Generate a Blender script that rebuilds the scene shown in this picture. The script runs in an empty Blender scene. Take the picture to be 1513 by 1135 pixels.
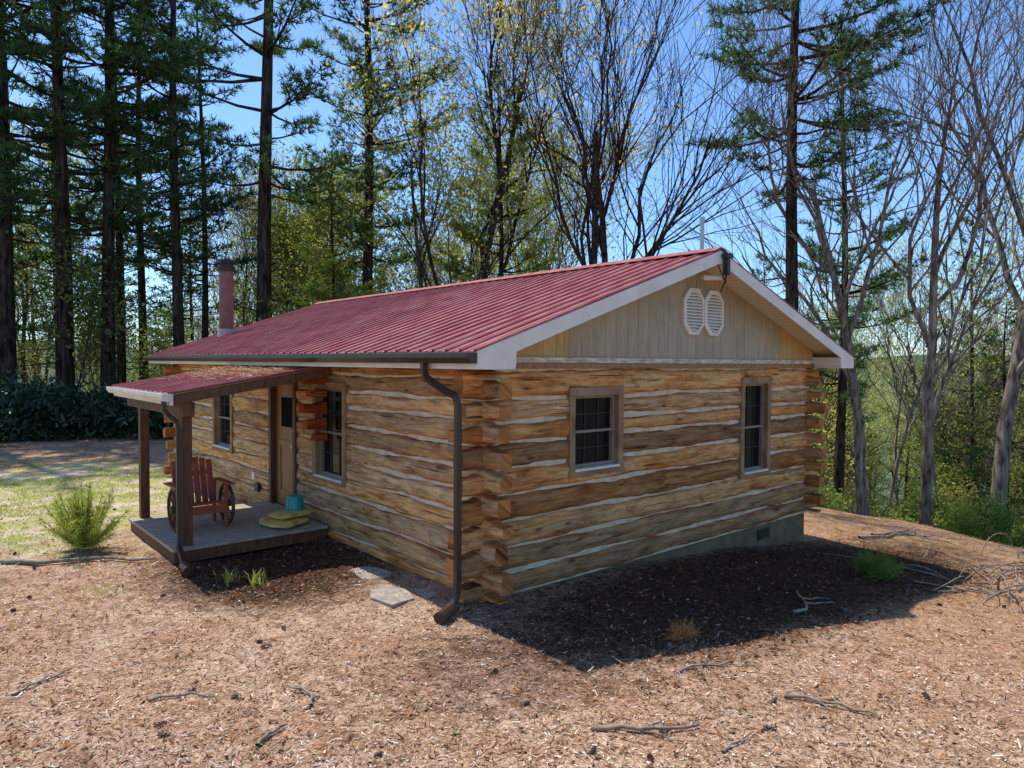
import bpy, bmesh, math, random
import numpy as np
from mathutils import Vector, Matrix
rng=np.random.default_rng(11); random.seed(5)
sc=bpy.context.scene
W,L=7.0,10.64; ZR,ZE,OE,OG=3.94,2.6,0.44,0.49; SL=(ZR-ZE)/(W/2+OE)
CAM=np.array([-4.446,-5.610,2.490])
# ------------------------------------------------------------ materials
def mat(name,col=(.5,.5,.5),rough=.8,**kw):
    m=bpy.data.materials.new(name); m.use_nodes=True
    b=m.node_tree.nodes['Principled BSDF']; b.inputs['Base Color'].default_value=(*col,1); b.inputs['Roughness'].default_value=rough
    for k,v in kw.items(): b.inputs[k.replace('_',' ')].default_value=v
    return m,m.node_tree,b
def N(nt,t,**kw):
    n=nt.nodes.new(t)
    for k,v in kw.items(): setattr(n,k,v)
    return n
def lk(nt,a,b): nt.links.new(a,b)
def ramp(nt,fac,stops,interp='LINEAR'):
    r=nt.nodes.new('ShaderNodeValToRGB'); r.color_ramp.interpolation=interp
    e=r.color_ramp.elements
    while len(e)<len(stops): e.new(.5)
    for i,(p,c) in enumerate(stops):
        if isinstance(c,(int,float)): c=(c,c,c)
        e[i].position=p; e[i].color=(*c,1)
    lk(nt,fac,r.inputs[0]); return r.outputs[0]
def mix(nt,fac,a,b,mode='MIX'):
    n=nt.nodes.new('ShaderNodeMix'); n.data_type='RGBA'; n.blend_type=mode
    for sock,v in ((n.inputs[0],fac),(n.inputs[6],a),(n.inputs[7],b)):
        if isinstance(v,(int,float)): sock.default_value=v
        elif isinstance(v,tuple): sock.default_value=(*v,1)
        else: lk(nt,v,sock)
    return n.outputs[2]
def noise(nt,vec,scale,detail=4,rough=.55,dist=0):
    n=nt.nodes.new('ShaderNodeTexNoise'); n.inputs['Scale'].default_value=scale; n.inputs['Detail'].default_value=detail
    n.inputs['Roughness'].default_value=rough; n.inputs['Distortion'].default_value=dist
    if vec is not None: lk(nt,vec,n.inputs['Vector'])
    return n.outputs[0]
def mapping(nt,vec,scale):
    n=nt.nodes.new('ShaderNodeMapping'); n.inputs['Scale'].default_value=scale; lk(nt,vec,n.inputs['Vector']); return n.outputs[0]
def bump(nt,b,h,strength=.5,dist=.02):
    n=nt.nodes.new('ShaderNodeBump'); n.inputs['Strength'].default_value=strength; n.inputs['Distance'].default_value=dist
    lk(nt,h,n.inputs['Height']); lk(nt,n.outputs[0],b.inputs['Normal'])
def attr(nt,name): return N(nt,'ShaderNodeAttribute',attribute_name=name)
def geo(nt): return N(nt,'ShaderNodeNewGeometry').outputs['Position']
def objc(nt): return N(nt,'ShaderNodeTexCoord').outputs['Object']
def math_(nt,op,a,b=0.0,clamp=False):
    n=N(nt,'ShaderNodeMath',operation=op,use_clamp=clamp)
    for s,v in ((n.inputs[0],a),(n.inputs[1],b)):
        if isinstance(v,(int,float)): s.default_value=v
        else: lk(nt,v,s)
    return n.outputs[0]
def dist(nt,p,c):
    n=N(nt,'ShaderNodeVectorMath',operation='DISTANCE'); lk(nt,p,n.inputs[0]); n.inputs[1].default_value=c; return n.outputs['Value']

def m_log(name='hewn_log',tint=(1.12,1.01,.85)):
    m,nt,b=mat(name,rough=.8,Specular_IOR_Level=.25)
    g=attr(nt,'gr').outputs['Vector']; c=attr(nt,'Col'); sep=N(nt,'ShaderNodeSeparateColor'); lk(nt,c.outputs['Color'],sep.inputs[0])
    rnd,v,r2=sep.outputs
    grain=noise(nt,mapping(nt,g,(1.6,20,1)),1,6,.65,.9)
    fine=noise(nt,mapping(nt,g,(6,110,1)),1,3,.6,.3)
    big=noise(nt,mapping(nt,g,(1.0,3.2,1)),1,4,.62,.8)
    blot=noise(nt,mapping(nt,g,(2.6,7,1)),1,5,.7,.6)
    w=math_(nt,'ADD',math_(nt,'MULTIPLY',math_(nt,'SUBTRACT',rnd,.5),.40),big,True)
    col=ramp(nt,w,[(.26,(.40,.165,.05)),(.38,(.54,.30,.12)),(.50,(.60,.41,.215)),(.64,(.42,.295,.18)),(.78,(.60,.47,.32))])
    col=mix(nt,1.0,col,ramp(nt,grain,[(.28,(.28,.22,.18)),(.42,(.78,.73,.67)),(.55,(1,1,1)),(.72,(1.22,1.2,1.17))]),'MULTIPLY')
    col=mix(nt,1.0,col,ramp(nt,blot,[(.30,(.36,.29,.24)),(.44,(.88,.84,.80)),(.7,(1.14,1.12,1.08))]),'MULTIPLY')
    col=mix(nt,1.0,col,ramp(nt,fine,[(.3,.78),(.6,1.07)]),'MULTIPLY')
    e=math_(nt,'MULTIPLY',math_(nt,'ABSOLUTE',math_(nt,'SUBTRACT',v,.5)),2.0)
    e=math_(nt,'ADD',e,math_(nt,'MULTIPLY',math_(nt,'SUBTRACT',big,.5),2.0))
    ef=ramp(nt,e,[(.62,0),(.98,1)])
    col=mix(nt,math_(nt,'MULTIPLY',ef,.88),col,ramp(nt,grain,[(.3,(.10,.03,.01)),(.52,(.36,.135,.038)),(.75,(.58,.29,.10))]))
    vo=N(nt,'ShaderNodeTexVoronoi'); vo.inputs['Scale'].default_value=1; vo.inputs['Randomness'].default_value=1
    lk(nt,mapping(nt,g,(2.0,6.0,1)),vo.inputs['Vector'])
    kf=ramp(nt,vo.outputs['Distance'],[(.05,1),(.10,.5),(.16,0)])
    col=mix(nt,math_(nt,'MULTIPLY',kf,.85),col,(.075,.028,.012))
    cr=noise(nt,mapping(nt,g,(.9,30,1)),1,2,.5,.4)
    cf=ramp(nt,cr,[(.31,1),(.335,0)])
    col=mix(nt,math_(nt,'MULTIPLY',cf,.85),col,(.03,.015,.009))
    col=mix(nt,1.0,col,ramp(nt,r2,[(0,(.64,.55,.48)),(.5,(1,1,1)),(1,(1.3,1.25,1.15))]),'MULTIPLY')
    col=mix(nt,1.0,col,tint,'MULTIPLY')
    lk(nt,col,b.inputs['Base Color'])
    hb=noise(nt,mapping(nt,g,(2.2,14,1)),1,2,.5,.6)
    bump(nt,b,math_(nt,'SUBTRACT',hb,math_(nt,'MULTIPLY',cf,.3)),.8,.025); return m
def m_noisy(name,c1,c2,scale=6,rough=.8,bs=.4,bd=.01,stretch=(1,1,1),**kw):
    m,nt,b=mat(name,rough=rough,**kw)
    p=mapping(nt,objc(nt),stretch); n=noise(nt,p,scale,6,.6,.3)
    lk(nt,ramp(nt,n,[(.32,c1),(.68,c2)]),b.inputs['Base Color']); bump(nt,b,noise(nt,p,scale*1.5,2),bs,bd); return m
def m_leaf(name,c1,c2,trans=.45,rough=.55):
    m=bpy.data.materials.new(name); m.use_nodes=True; nt=m.node_tree; nt.nodes.remove(nt.nodes['Principled BSDF']); out=nt.nodes['Material Output']
    a=attr(nt,'Col'); sep=N(nt,'ShaderNodeSeparateColor'); lk(nt,a.outputs['Color'],sep.inputs[0])
    oi=N(nt,'ShaderNodeObjectInfo')
    f=math_(nt,'ADD',sep.outputs[0],math_(nt,'MULTIPLY',math_(nt,'SUBTRACT',oi.outputs['Random'],.5),.5),True)
    col=mix(nt,f,c1,c2)
    b=N(nt,'ShaderNodeBsdfDiffuse'); lk(nt,col,b.inputs[0])
    t=N(nt,'ShaderNodeBsdfTranslucent'); lk(nt,mix(nt,1.0,col,(1.25,1.3,.75),'MULTIPLY'),t.inputs[0])
    ms=N(nt,'ShaderNodeMixShader'); ms.inputs[0].default_value=trans
    lk(nt,b.outputs[0],ms.inputs[1]); lk(nt,t.outputs[0],ms.inputs[2])
    fin=ms.outputs[0]
    if rough<.5:
        gl=N(nt,'ShaderNodeBsdfGlossy'); gl.inputs['Roughness'].default_value=rough; m2=N(nt,'ShaderNodeMixShader'); m2.inputs[0].default_value=.05; lk(nt,fin,m2.inputs[1]); lk(nt,gl.outputs[0],m2.inputs[2]); fin=m2.outputs[0]
    lk(nt,fin,out.inputs[0]); return m
def m_bark(name,c1,c2):
    m=bpy.data.materials.new(name); m.use_nodes=True; nt=m.node_tree; nt.nodes.remove(nt.nodes['Principled BSDF'])
    b=N(nt,'ShaderNodeBsdfDiffuse'); lk(nt,b.outputs[0],nt.nodes['Material Output'].inputs[0])
    p=objc(nt); n=noise(nt,mapping(nt,p,(9,9,1.6)),1.2,3,.6,.5)
    col=ramp(nt,n,[(.35,c1),(.55,c2),(.75,tuple(c*1.8 for c in c2))])
    lk(nt,col,b.inputs[0]); return m
M={}
M['log']=m_log(); M['logred']=m_log('bracket_log',(.85,.36,.22))
M['chink']=m_noisy('chinking_mortar',(.54,.40,.23),(.80,.66,.45),5,.9,.6,.02)
M['trimwood']=m_noisy('window_wood_trim',(.20,.10,.04),(.43,.25,.12),4,.75,.4,.01,(1,1,1))
M['white']=m_noisy('white_fascia_paint',(.74,.65,.51),(.88,.80,.67),3,.6,.1,.004)
M['sash']=m_noisy('sash_tan_paint',(.22,.16,.105),(.33,.255,.18),8,.6,.1,.003)
M['muntin']=mat('muntin_dark',(.035,.025,.018),.6)[0]
M['brown_metal']=m_noisy('brown_gutter_metal',(.04,.02,.012),(.065,.034,.021),3,.4,.1,.003)
M['beam']=m_noisy('dark_stained_wood',(.07,.03,.013),(.20,.082,.033),5,.7,.5,.01,(6,6,1))
M['door']=m_noisy('door_wood',(.24,.09,.023),(.42,.19,.06),4,.5,.3,.006,(7,7,1))
M['found']=m_noisy('foundation_block',(.12,.078,.036),(.22,.15,.075),4,.9,.5,.01)
M['deck']=m_noisy('weathered_deck_board',(.28,.22,.15),(.50,.41,.30),5,.85,.4,.008,(1,6,1))
M['black']=mat('black_metal',(.02,.02,.02),.5)[0]
M['steel']=mat('galvanised_pipe',(.45,.45,.45),.4,Metallic=.8)[0]
M['flue']=m_noisy('flue_brick_red',(.14,.05,.04),(.25,.11,.09),4,.5,.15,.004)
M['flue_base']=mat('flue_base_grey',(.42,.36,.31),.6)[0]
M['stone']=m_noisy('paving_stone',(.22,.185,.145),(.44,.38,.31),9,.85,.6,.01)
M['redwood']=m_noisy('red_stained_wood',(.28,.04,.022),(.48,.11,.055),6,.6,.3,.006)
M['yellowbag']=m_noisy('yellow_plastic_bag',(.50,.30,.05),(.82,.64,.18),9,.4,.6,.03)
M['teal']=mat('teal_plastic',(.0,.30,.25),.35)[0]
M['stick']=m_noisy('dead_wood',(.12,.08,.055),(.40,.31,.22),14,.9,.5,.006)
def m_attr(name):
    m=bpy.data.materials.new(name); m.use_nodes=True; nt=m.node_tree; nt.nodes.remove(nt.nodes['Principled BSDF'])
    b=N(nt,'ShaderNodeBsdfDiffuse'); lk(nt,b.outputs[0],nt.nodes['Material Output'].inputs[0]); a=attr(nt,'Col'); lk(nt,a.outputs['Color'],b.inputs[0]); return m
M['litter']=m_attr('litter_chips')
M['cone']=m_noisy('pine_cone_scale',(.10,.058,.036),(.30,.18,.11),20,.9,.2,.004)
M['bark']=m_bark('pine_bark',(.018,.013,.009),(.072,.052,.039))
M['bark2']=m_bark('grey_bark',(.07,.055,.043),(.25,.21,.165))
M['twig']=m_bark('twig_bark',(.035,.024,.018),(.11,.085,.065))
M['needle']=m_leaf('pine_needles',(.026,.064,.034),(.14,.22,.09),.38)
M['needle_lt']=m_leaf('young_pine_needles',(.09,.15,.035),(.32,.38,.10),.45)
M['leaf_y']=m_leaf('spring_leaves_yellow',(.40,.40,.10),(.64,.58,.22),.5)
M['leaf_g']=m_leaf('spring_leaves_green',(.13,.19,.05),(.36,.40,.13),.45)
M['bud']=m_leaf('pale_buds',(.56,.38,.16),(.78,.64,.30),.5)
M['rhodo']=m_leaf('rhododendron_leaves',(.010,.026,.010),(.045,.08,.03),.12,.35)
M['grass']=m_leaf('grass_blades',(.26,.32,.05),(.52,.52,.14),.4)
M['straw']=m_leaf('orange_pine_straw',(.45,.17,.05),(.62,.33,.13),.3)
def m_roof():
    m,nt,b=mat('red_roof_metal',rough=.38)
    p=geo(nt); n=noise(nt,p,.9,4,.6,.3); n2=noise(nt,mapping(nt,p,(1,6,1)),3,4)
    col=ramp(nt,n,[(.3,(.33,.052,.050)),(.7,(.42,.09,.080))]); col=mix(nt,ramp(nt,n2,[(.42,0),(.8,.6)]),col,(.58,.31,.24))
    lk(nt,col,b.inputs['Base Color']); lk(nt,ramp(nt,n2,[(.3,.28),(.7,.48)]),b.inputs['Roughness']); return m
M['roof']=m_roof()
def m_siding():
    m,nt,b=mat('plywood_siding',rough=.85)
    c=attr(nt,'Col').outputs['Color']; n=noise(nt,mapping(nt,objc(nt),(14,14,1.2)),2,5,.6,.4)
    n2=noise(nt,objc(nt),1.3,4)
    col=mix(nt,1.0,c,ramp(nt,n,[(.3,(.80,.78,.74)),(.7,(1.1,1.08,1.03))]),'MULTIPLY')
    col=mix(nt,1.0,col,ramp(nt,n2,[(.35,(.86,.84,.80)),(.65,(1.06,1.06,1.05))]),'MULTIPLY')
    vo=N(nt,'ShaderNodeTexVoronoi'); vo.inputs['Scale'].default_value=3.2; lk(nt,objc(nt),vo.inputs['Vector'])
    col=mix(nt,ramp(nt,vo.outputs['Distance'],[(.025,.8),(.045,0)]),col,(.08,.06,.04))
    lk(nt,col,b.inputs['Base Color']); return m
M['siding']=m_siding()
def m_soffit():
    m,nt,b=mat('soffit_vinyl',rough=.6)
    w=N(nt,'ShaderNodeTexWave',bands_direction='X',wave_profile='SAW'); w.inputs['Scale'].default_value=3.2; lk(nt,objc(nt),w.inputs['Vector'])
    lk(nt,ramp(nt,w.outputs['Fac'],[(0,(.34,.27,.18)),(.12,(.76,.66,.50)),(1,(.80,.71,.55))]),b.inputs['Base Color']); return m
M['soffit']=m_soffit()
def m_glass():
    m,nt,b=mat('window_glass',(.010,.009,.009),.08); b.inputs['Specular IOR Level'].default_value=.2
    bump(nt,b,noise(nt,objc(nt),1.2,1),.06,.02); return m
M['glass']=m_glass()
def m_ground():
    m,nt,b=mat('pine_straw_ground',rough=.95,Specular_IOR_Level=.08); p=geo(nt)
    n=noise(nt,p,1.0,4,.6,.2); n2=noise(nt,p,26,5,.74,.5); n3=noise(nt,p,90,2,.6); n5=noise(nt,p,5.5,4,.65,.6)
    st=noise(nt,mapping(nt,p,(34,120,1)),1,2,.6,1.8); st2=noise(nt,mapping(nt,p,(120,30,1)),1,2,.6,1.8)
    c=ramp(nt,n2,[(.30,(.09,.045,.025)),(.42,(.28,.16,.095)),(.54,(.47,.305,.20)),(.72,(.72,.55,.41))])
    c=mix(nt,ramp(nt,n3,[(.52,0),(.66,.6)]),c,(.70,.54,.40))
    c=mix(nt,ramp(nt,st,[(.36,.8),(.44,0)]),c,(.10,.05,.028))
    c=mix(nt,ramp(nt,st2,[(.58,0),(.66,.7)]),c,(.76,.60,.46))
    c=mix(nt,1.0,c,ramp(nt,n,[(.32,(.82,.68,.58)),(.62,(1.05,1.05,1.06))]),'MULTIPLY')
    c=mix(nt,1.0,c,ramp(nt,n5,[(.34,(.62,.54,.48)),(.52,(1.0,1,1)),(.7,(1.12,1.12,1.12))]),'MULTIPLY')
    sx=N(nt,'ShaderNodeSeparateXYZ'); lk(nt,p,sx.inputs[0])
    rf=ramp(nt,math_(nt,'ADD',math_(nt,'MULTIPLY',sx.outputs[0],.12),math_(nt,'MULTIPLY',n,.6)),[(.3,0),(.85,.72)])
    c=mix(nt,rf,c,mix(nt,1.0,ramp(nt,n2,[(.32,(.16,.07,.032)),(.58,(.50,.29,.145)),(.72,(.66,.45,.27))]),ramp(nt,n5,[(.34,(.7,.62,.56)),(.55,(1,1,1))]),'MULTIPLY'))
    gf=math_(nt,'ADD',math_(nt,'MULTIPLY',dist(nt,p,(-3.6,9.6,0)),-.14),math_(nt,'ADD',n,.62))
    c=mix(nt,ramp(nt,gf,[(.35,0),(.6,.9)]),c,ramp(nt,noise(nt,p,2.0,5,.7),[(.44,(.60,.49,.36)),(.54,(.34,.35,.11)),(.7,(.42,.43,.14))]))
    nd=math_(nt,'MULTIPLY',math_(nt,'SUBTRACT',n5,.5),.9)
    df=math_(nt,'ADD',dist(nt,mapping(nt,p,(.24,1,0)),(1.00,-1.2,0)),nd)  # dark leaf bed that also paints the gable's cast shadow into the ground colour
    df2=math_(nt,'ADD',dist(nt,mapping(nt,p,(1,.8,0)),(-1.1,2.2,0)),nd)  # second dark patch, shade by the porch painted into the ground colour
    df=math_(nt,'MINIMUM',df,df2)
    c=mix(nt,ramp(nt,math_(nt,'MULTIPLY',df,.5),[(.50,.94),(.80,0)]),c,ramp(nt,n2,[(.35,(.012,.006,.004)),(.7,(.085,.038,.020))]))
    l3=N(nt,'ShaderNodeVectorMath',operation='LENGTH'); lk(nt,p,l3.inputs[0])
    fr=ramp(nt,math_(nt,'MULTIPLY',l3.outputs['Value'],1/300),[(.15,0),(.35,1)])
    hn=noise(nt,p,.22,7,.8)
    c=mix(nt,ramp(nt,math_(nt,'MULTIPLY',l3.outputs['Value'],1/100),[(.18,0),(.26,.85)]),c,(.13,.09,.05))
    c=mix(nt,fr,c,ramp(nt,hn,[(.35,(.03,.05,.03)),(.5,(.09,.12,.06)),(.65,(.18,.20,.11))]))
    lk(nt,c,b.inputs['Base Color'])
    bump(nt,b,noise(nt,p,24,3,.6),.9,.02); return m
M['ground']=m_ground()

# ------------------------------------------------------------ mesh helpers
class Acc:
    def __init__(s): s.V=[];s.F=[];s.M=[];s.C=[];s.n=0
    def add(s,V,F,mi,col):
        V=np.asarray(V,float);F=np.asarray(F,int); s.V.append(V); s.F.append(F+s.n); s.M.append(np.full(len(F),mi))
        col=np.asarray(col,float)
        if col.ndim==1: col=np.tile(col,(len(V),1))
        s.C.append(col); s.n+=len(V)
    def tube(s,pts,rad,k,mi=0,col=(.5,.5,.5)):
        P=np.asarray(pts,float);n=len(P);r=np.broadcast_to(np.asarray(rad,float),(n,))
        D=np.gradient(P,axis=0); D/=np.linalg.norm(D,axis=1)[:,None]+1e-9
        m=D.mean(0); ref=np.array([1.,0,0]) if abs(m[0])<.6*np.linalg.norm(m)+1e-9 else np.array([0,0,1.])
        A=np.cross(D,ref);A/=np.linalg.norm(A,axis=1)[:,None]+1e-9;B=np.cross(D,A)
        t=np.arange(k)*2*np.pi/k
        V=P[:,None]+r[:,None,None]*(np.cos(t)[None,:,None]*A[:,None]+np.sin(t)[None,:,None]*B[:,None])
        i=np.arange(n-1)[:,None]*k;j=np.arange(k)[None];j2=(j+1)%k
        F=np.stack([i+j,i+j2,i+k+j2,i+k+j],-1).reshape(-1,4)
        s.add(V.reshape(-1,3),F,mi,col)
    def blades(s,P,D,Ln,Wd,mi,col,taper=.4,up=None):
        n=len(P); 
        if n==0: return
        R=rng.normal(size=(n,3)) if up is None else up
        S=np.cross(D,R); S/=np.linalg.norm(S,axis=1)[:,None]+1e-9
        Ln=np.broadcast_to(Ln,(n,))[:,None]; Wd=np.broadcast_to(Wd,(n,))[:,None]/2
        V=np.stack([P-S*Wd,P+S*Wd,P+D*Ln+S*Wd*taper,P+D*Ln-S*Wd*taper],1).reshape(-1,3)
        c=np.asarray(col,float)
        if c.ndim==1 and len(c)==n: c=np.stack([c,c,c],1)
        if c.ndim==2: c=np.repeat(c,4,0)
        s.add(V,np.arange(4*n).reshape(n,4),mi,c)
    def mesh(s,name,mats,smooth=(0,)):
        V=np.concatenate(s.V);F=np.concatenate(s.F);Mi=np.concatenate(s.M);C=np.concatenate(s.C)
        me=bpy.data.meshes.new(name); me.vertices.add(len(V)); me.vertices.foreach_set('co',V.astype('f').ravel())
        me.loops.add(F.size); me.loops.foreach_set('vertex_index',F.astype('i').ravel())
        me.polygons.add(len(F)); me.polygons.foreach_set('loop_start',np.arange(0,F.size,4,dtype='i'))
        me.polygons.foreach_set('material_index',Mi.astype('i')); me.polygons.foreach_set('use_smooth',np.isin(Mi,smooth))
        a=me.attributes.new('Col','FLOAT_COLOR','POINT'); a.data.foreach_set('color',np.c_[C,np.ones(len(C))].astype('f').ravel())
        for m in mats: me.materials.append(M[m])
        me.update(calc_edges=True); return me
def obj(name,me,loc=(0,0,0),rot=0,scale=1,parent=None):
    o=bpy.data.objects.new(name,me); sc.collection.objects.link(o); o.location=loc; o.rotation_euler=(0,0,rot)
    o.scale=(scale,)*3 if isinstance(scale,(int,float)) else scale
    if parent: o.parent=parent
    return o
def empty(name,loc=(0,0,0)):
    o=bpy.data.objects.new(name,None); sc.collection.objects.link(o); o.location=loc; return o

class MB:
    def __init__(s): s.v=[];s.f=[];s.m=[];s.c=[];s.g=[]
    def vert(s,p,c=(.5,.5,.5),g=(0,0,0)): s.v.append(tuple(p));s.c.append(c);s.g.append(g);return len(s.v)-1
    def face(s,idx,mi=0): s.f.append(tuple(idx)); s.m.append(mi)
    def box(s,x0,x1,y0,y1,z0,z1,mi=0,fn=None,c=(.5,.5,.5)):
        fn=fn or (lambda a,b,cc:(a,b,cc)); n=len(s.v)
        for z in (z0,z1):
            for (x,y) in ((x0,y0),(x1,y0),(x1,y1),(x0,y1)): s.vert(fn(x,y,z),c,(x,z,y))
        for q in ((0,3,2,1),(4,5,6,7),(0,1,5,4),(1,2,6,5),(2,3,7,6),(3,0,4,7)): s.face([n+i for i in q],mi)
    def poly_prism(s,A,B,mi=0,c=(.5,.5,.5)):
        n=len(s.v);k=len(A)
        for p in A: s.vert(p,c)
        for p in B: s.vert(p,c)
        s.face(range(n,n+k),mi); s.face(range(n+2*k-1,n+k-1,-1),mi)
        for i in range(k): s.face((n+i,n+(i+1)%k,n+k+(i+1)%k,n+k+i),mi)
    def cyl(s,p0,p1,r0,r1=None,k=16,mi=0,cap=True,c=(.5,.5,.5)):
        r1=r0 if r1 is None else r1; p0=Vector(p0);p1=Vector(p1);d=(p1-p0).normalized()
        a=d.orthogonal().normalized();b=d.cross(a);n=len(s.v)
        for p,r in ((p0,r0),(p1,r1)):
            for i in range(k):
                t=2*math.pi*i/k; s.vert(p+r*(math.cos(t)*a+math.sin(t)*b),c)
        for i in range(k): s.face((n+i,n+(i+1)%k,n+k+(i+1)%k,n+k+i),mi)
        if cap: s.face(range(n+k-1,n-1,-1),mi); s.face(range(n+k,n+2*k),mi)
    def path(s,pts,w,h,mi=0,k=4):
        pts=[Vector(p) for p in pts]; n0=len(s.v)
        for i,p in enumerate(pts):
            d=((pts[min(i+1,len(pts)-1)]-pts[max(i-1,0)])).normalized()
            a=d.cross(Vector((0,1,.01))).normalized(); b=d.cross(a).normalized()
            for j in range(k):
                t=2*math.pi*(j+.5)/k; s.vert(p+a*math.cos(t)*w*.7+b*math.sin(t)*h*.7)
        for i in range(len(pts)-1):
            for j in range(k): s.face((n0+i*k+j,n0+i*k+(j+1)%k,n0+(i+1)*k+(j+1)%k,n0+(i+1)*k+j),mi)
        s.face(range(n0,n0+k),mi); e=n0+(len(pts)-1)*k; s.face(range(e,e+k),mi)
    def obj(s,name,mats,parent=None,bevel=0,smooth=False,loc=(0,0,0),rot=0,recalc=True):
        me=bpy.data.meshes.new(name); me.from_pydata(s.v,[],s.f)
        me.polygons.foreach_set('material_index',s.m)
        for m in mats: me.materials.append(M[m])
        a=me.attributes.new('Col','FLOAT_COLOR','POINT'); a.data.foreach_set('color',np.c_[np.array(s.c,float),np.ones(len(s.c))].astype('f').ravel())
        g=me.attributes.new('gr','FLOAT_VECTOR','POINT'); g.data.foreach_set('vector',np.array(s.g,'f').ravel())
        if recalc:
            bm=bmesh.new(); bm.from_mesh(me); bmesh.ops.recalc_face_normals(bm,faces=bm.faces); bm.to_mesh(me); bm.free()
        if smooth: me.polygons.foreach_set('use_smooth',[True]*len(me.polygons))
        o=obj(name,me,loc,rot,parent=parent)
        if bevel:
            b=o.modifiers.new('bevel','BEVEL'); b.width=bevel; b.segments=2; b.limit_method='ANGLE'
        return o

# ------------------------------------------------------------ terrain
def ss(a,b,x): t=np.clip((x-a)/(b-a),0,1); return t*t*(3-2*t)
def gz(x,y,fine=False):
    x=np.asarray(x,float);y=np.asarray(y,float)
    z=-.0104*np.clip(x,0,7)**2-.10*np.clip(x-7,0,5.5)-.05*np.clip(-y,0,3)*np.clip(x/3,0,1)+.035*np.clip(-y-2,0,8)*np.clip(1-x/5,0,1)
    z=z-20*np.tanh(np.clip(x-12.5,0,None)*.32/20)*1.0
    z=z-11*np.tanh(np.clip(y-29,0,None)*.2/11)*np.clip(1-x/40,0,1)
    r=np.hypot(x,y); az=np.arctan2(y,x)
    H=4+5*np.exp(-((az-.10)/.20)**2)+3*np.sin(az*9+1)+2*np.sin(az*23)
    s=ss(110,480,r); z=z*(1-s)+H*s
    z=z+s*(4*np.sin(x*.05)*np.cos(y*.043)+2.5*np.sin(x*.13+y*.09))
    z=z+.035*np.sin(x*1.1+.5)*np.sin(y*.9)*ss(1.0,4,np.hypot(x-1,y))+.015*np.sin(x*3.1+y*2.3)+.008*np.sin(x*7.3-y*5.1)*np.sin(x*3.7+y*8.3)
    return z
def g1(x,y): return float(gz(x,y))
rr=np.concatenate([np.linspace(.2,14,150),np.geomspace(14.3,950,110)]); aa=np.linspace(0,2*np.pi,360,endpoint=False)
RX=CAM[0]+rr[:,None]*np.cos(aa); RY=CAM[1]+rr[:,None]*np.sin(aa)
RZ=gz(RX,RY)
V=np.stack([RX,RY,RZ],-1).reshape(-1,3)
i=np.arange(len(rr)-1)[:,None]*360;j=np.arange(360)[None];j2=(j+1)%360
A=Acc(); A.add(V,np.stack([i+j,i+360+j,i+360+j2,i+j2],-1).reshape(-1,4),0,(.5,.5,.5))
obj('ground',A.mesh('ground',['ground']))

# ------------------------------------------------------------ cabin
cabin=empty('log_cabin')
fL=lambda s,o,z:(-o,s,z); fG=lambda s,o,z:(s,-o,z); fR=lambda s,o,z:(W+o,s,z); fB=lambda s,o,z:(s,L+o,z)
def lognoise(s,seed): return .5*math.sin(s*1.7+seed)+.35*math.sin(s*3.9+seed*2.1)+.25*math.sin(s*8.3+seed*3.7)+.12*math.sin(s*17+seed)+.08*math.sin(s*37+seed*5)
def log_piece(mb,fn,s0,s1,zb,zt,seed,rn,r2,endL,endR,clipb=None,clipt=None):
    n=max(2,int((s1-s0)/.06)); n0=len(mb.v); prof=((-.15,0,.0),(-.018,0,.0),(-.002,.07,.08),(.010,.3,.3),(.011,.7,.7),(-.002,.93,.92),(-.018,1,1.),(-.15,1,1.))
    k=len(prof); en=random.uniform(.02,.045)
    for i in range(n+1):
        s=s0+(s1-s0)*i/n
        b=zb+.021*lognoise(s,seed); t=zt+.021*lognoise(s,seed+40)
        e=0
        if endL: e=max(e,1-(s-s0)/.28)
        if endR: e=max(e,1-(s1-s)/.28)
        if e>0: b+=en*min(1,e*3); t-=.030*min(1,e*3)
        if clipb is not None: b=max(b,clipb)
        if clipt is not None: t=min(t,clipt)
        bow=.012*lognoise(s*.6,seed+9)
        for (o,v,vc) in prof:
            oo=o+(bow+.003*math.sin(s*23+v*9+seed) if o>-.1 else 0)
            mb.vert(fn(s,oo,b+(t-b)*v),(rn,vc,r2),(s+seed*7.3,b+(t-b)*v+seed*.77,seed))
    for i in range(n):
        for j in range(k-1): mb.face((n0+i*k+j,n0+i*k+j+1,n0+(i+1)*k+j+1,n0+(i+1)*k+j))
        mb.face((n0+i*k+k-1,n0+i*k,n0+(i+1)*k,n0+(i+1)*k+k-1))
    for e in (0,n):
        c=len(mb.v)
        for j in range(k):
            p=mb.v[n0+e*k+j]; mb.vert(p,(0.1,.90,.62),(p[0]*.2+p[1]*.2+seed,p[2]*.35+p[0]*.3,seed))
        mb.face(range(c,c+k))
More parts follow.
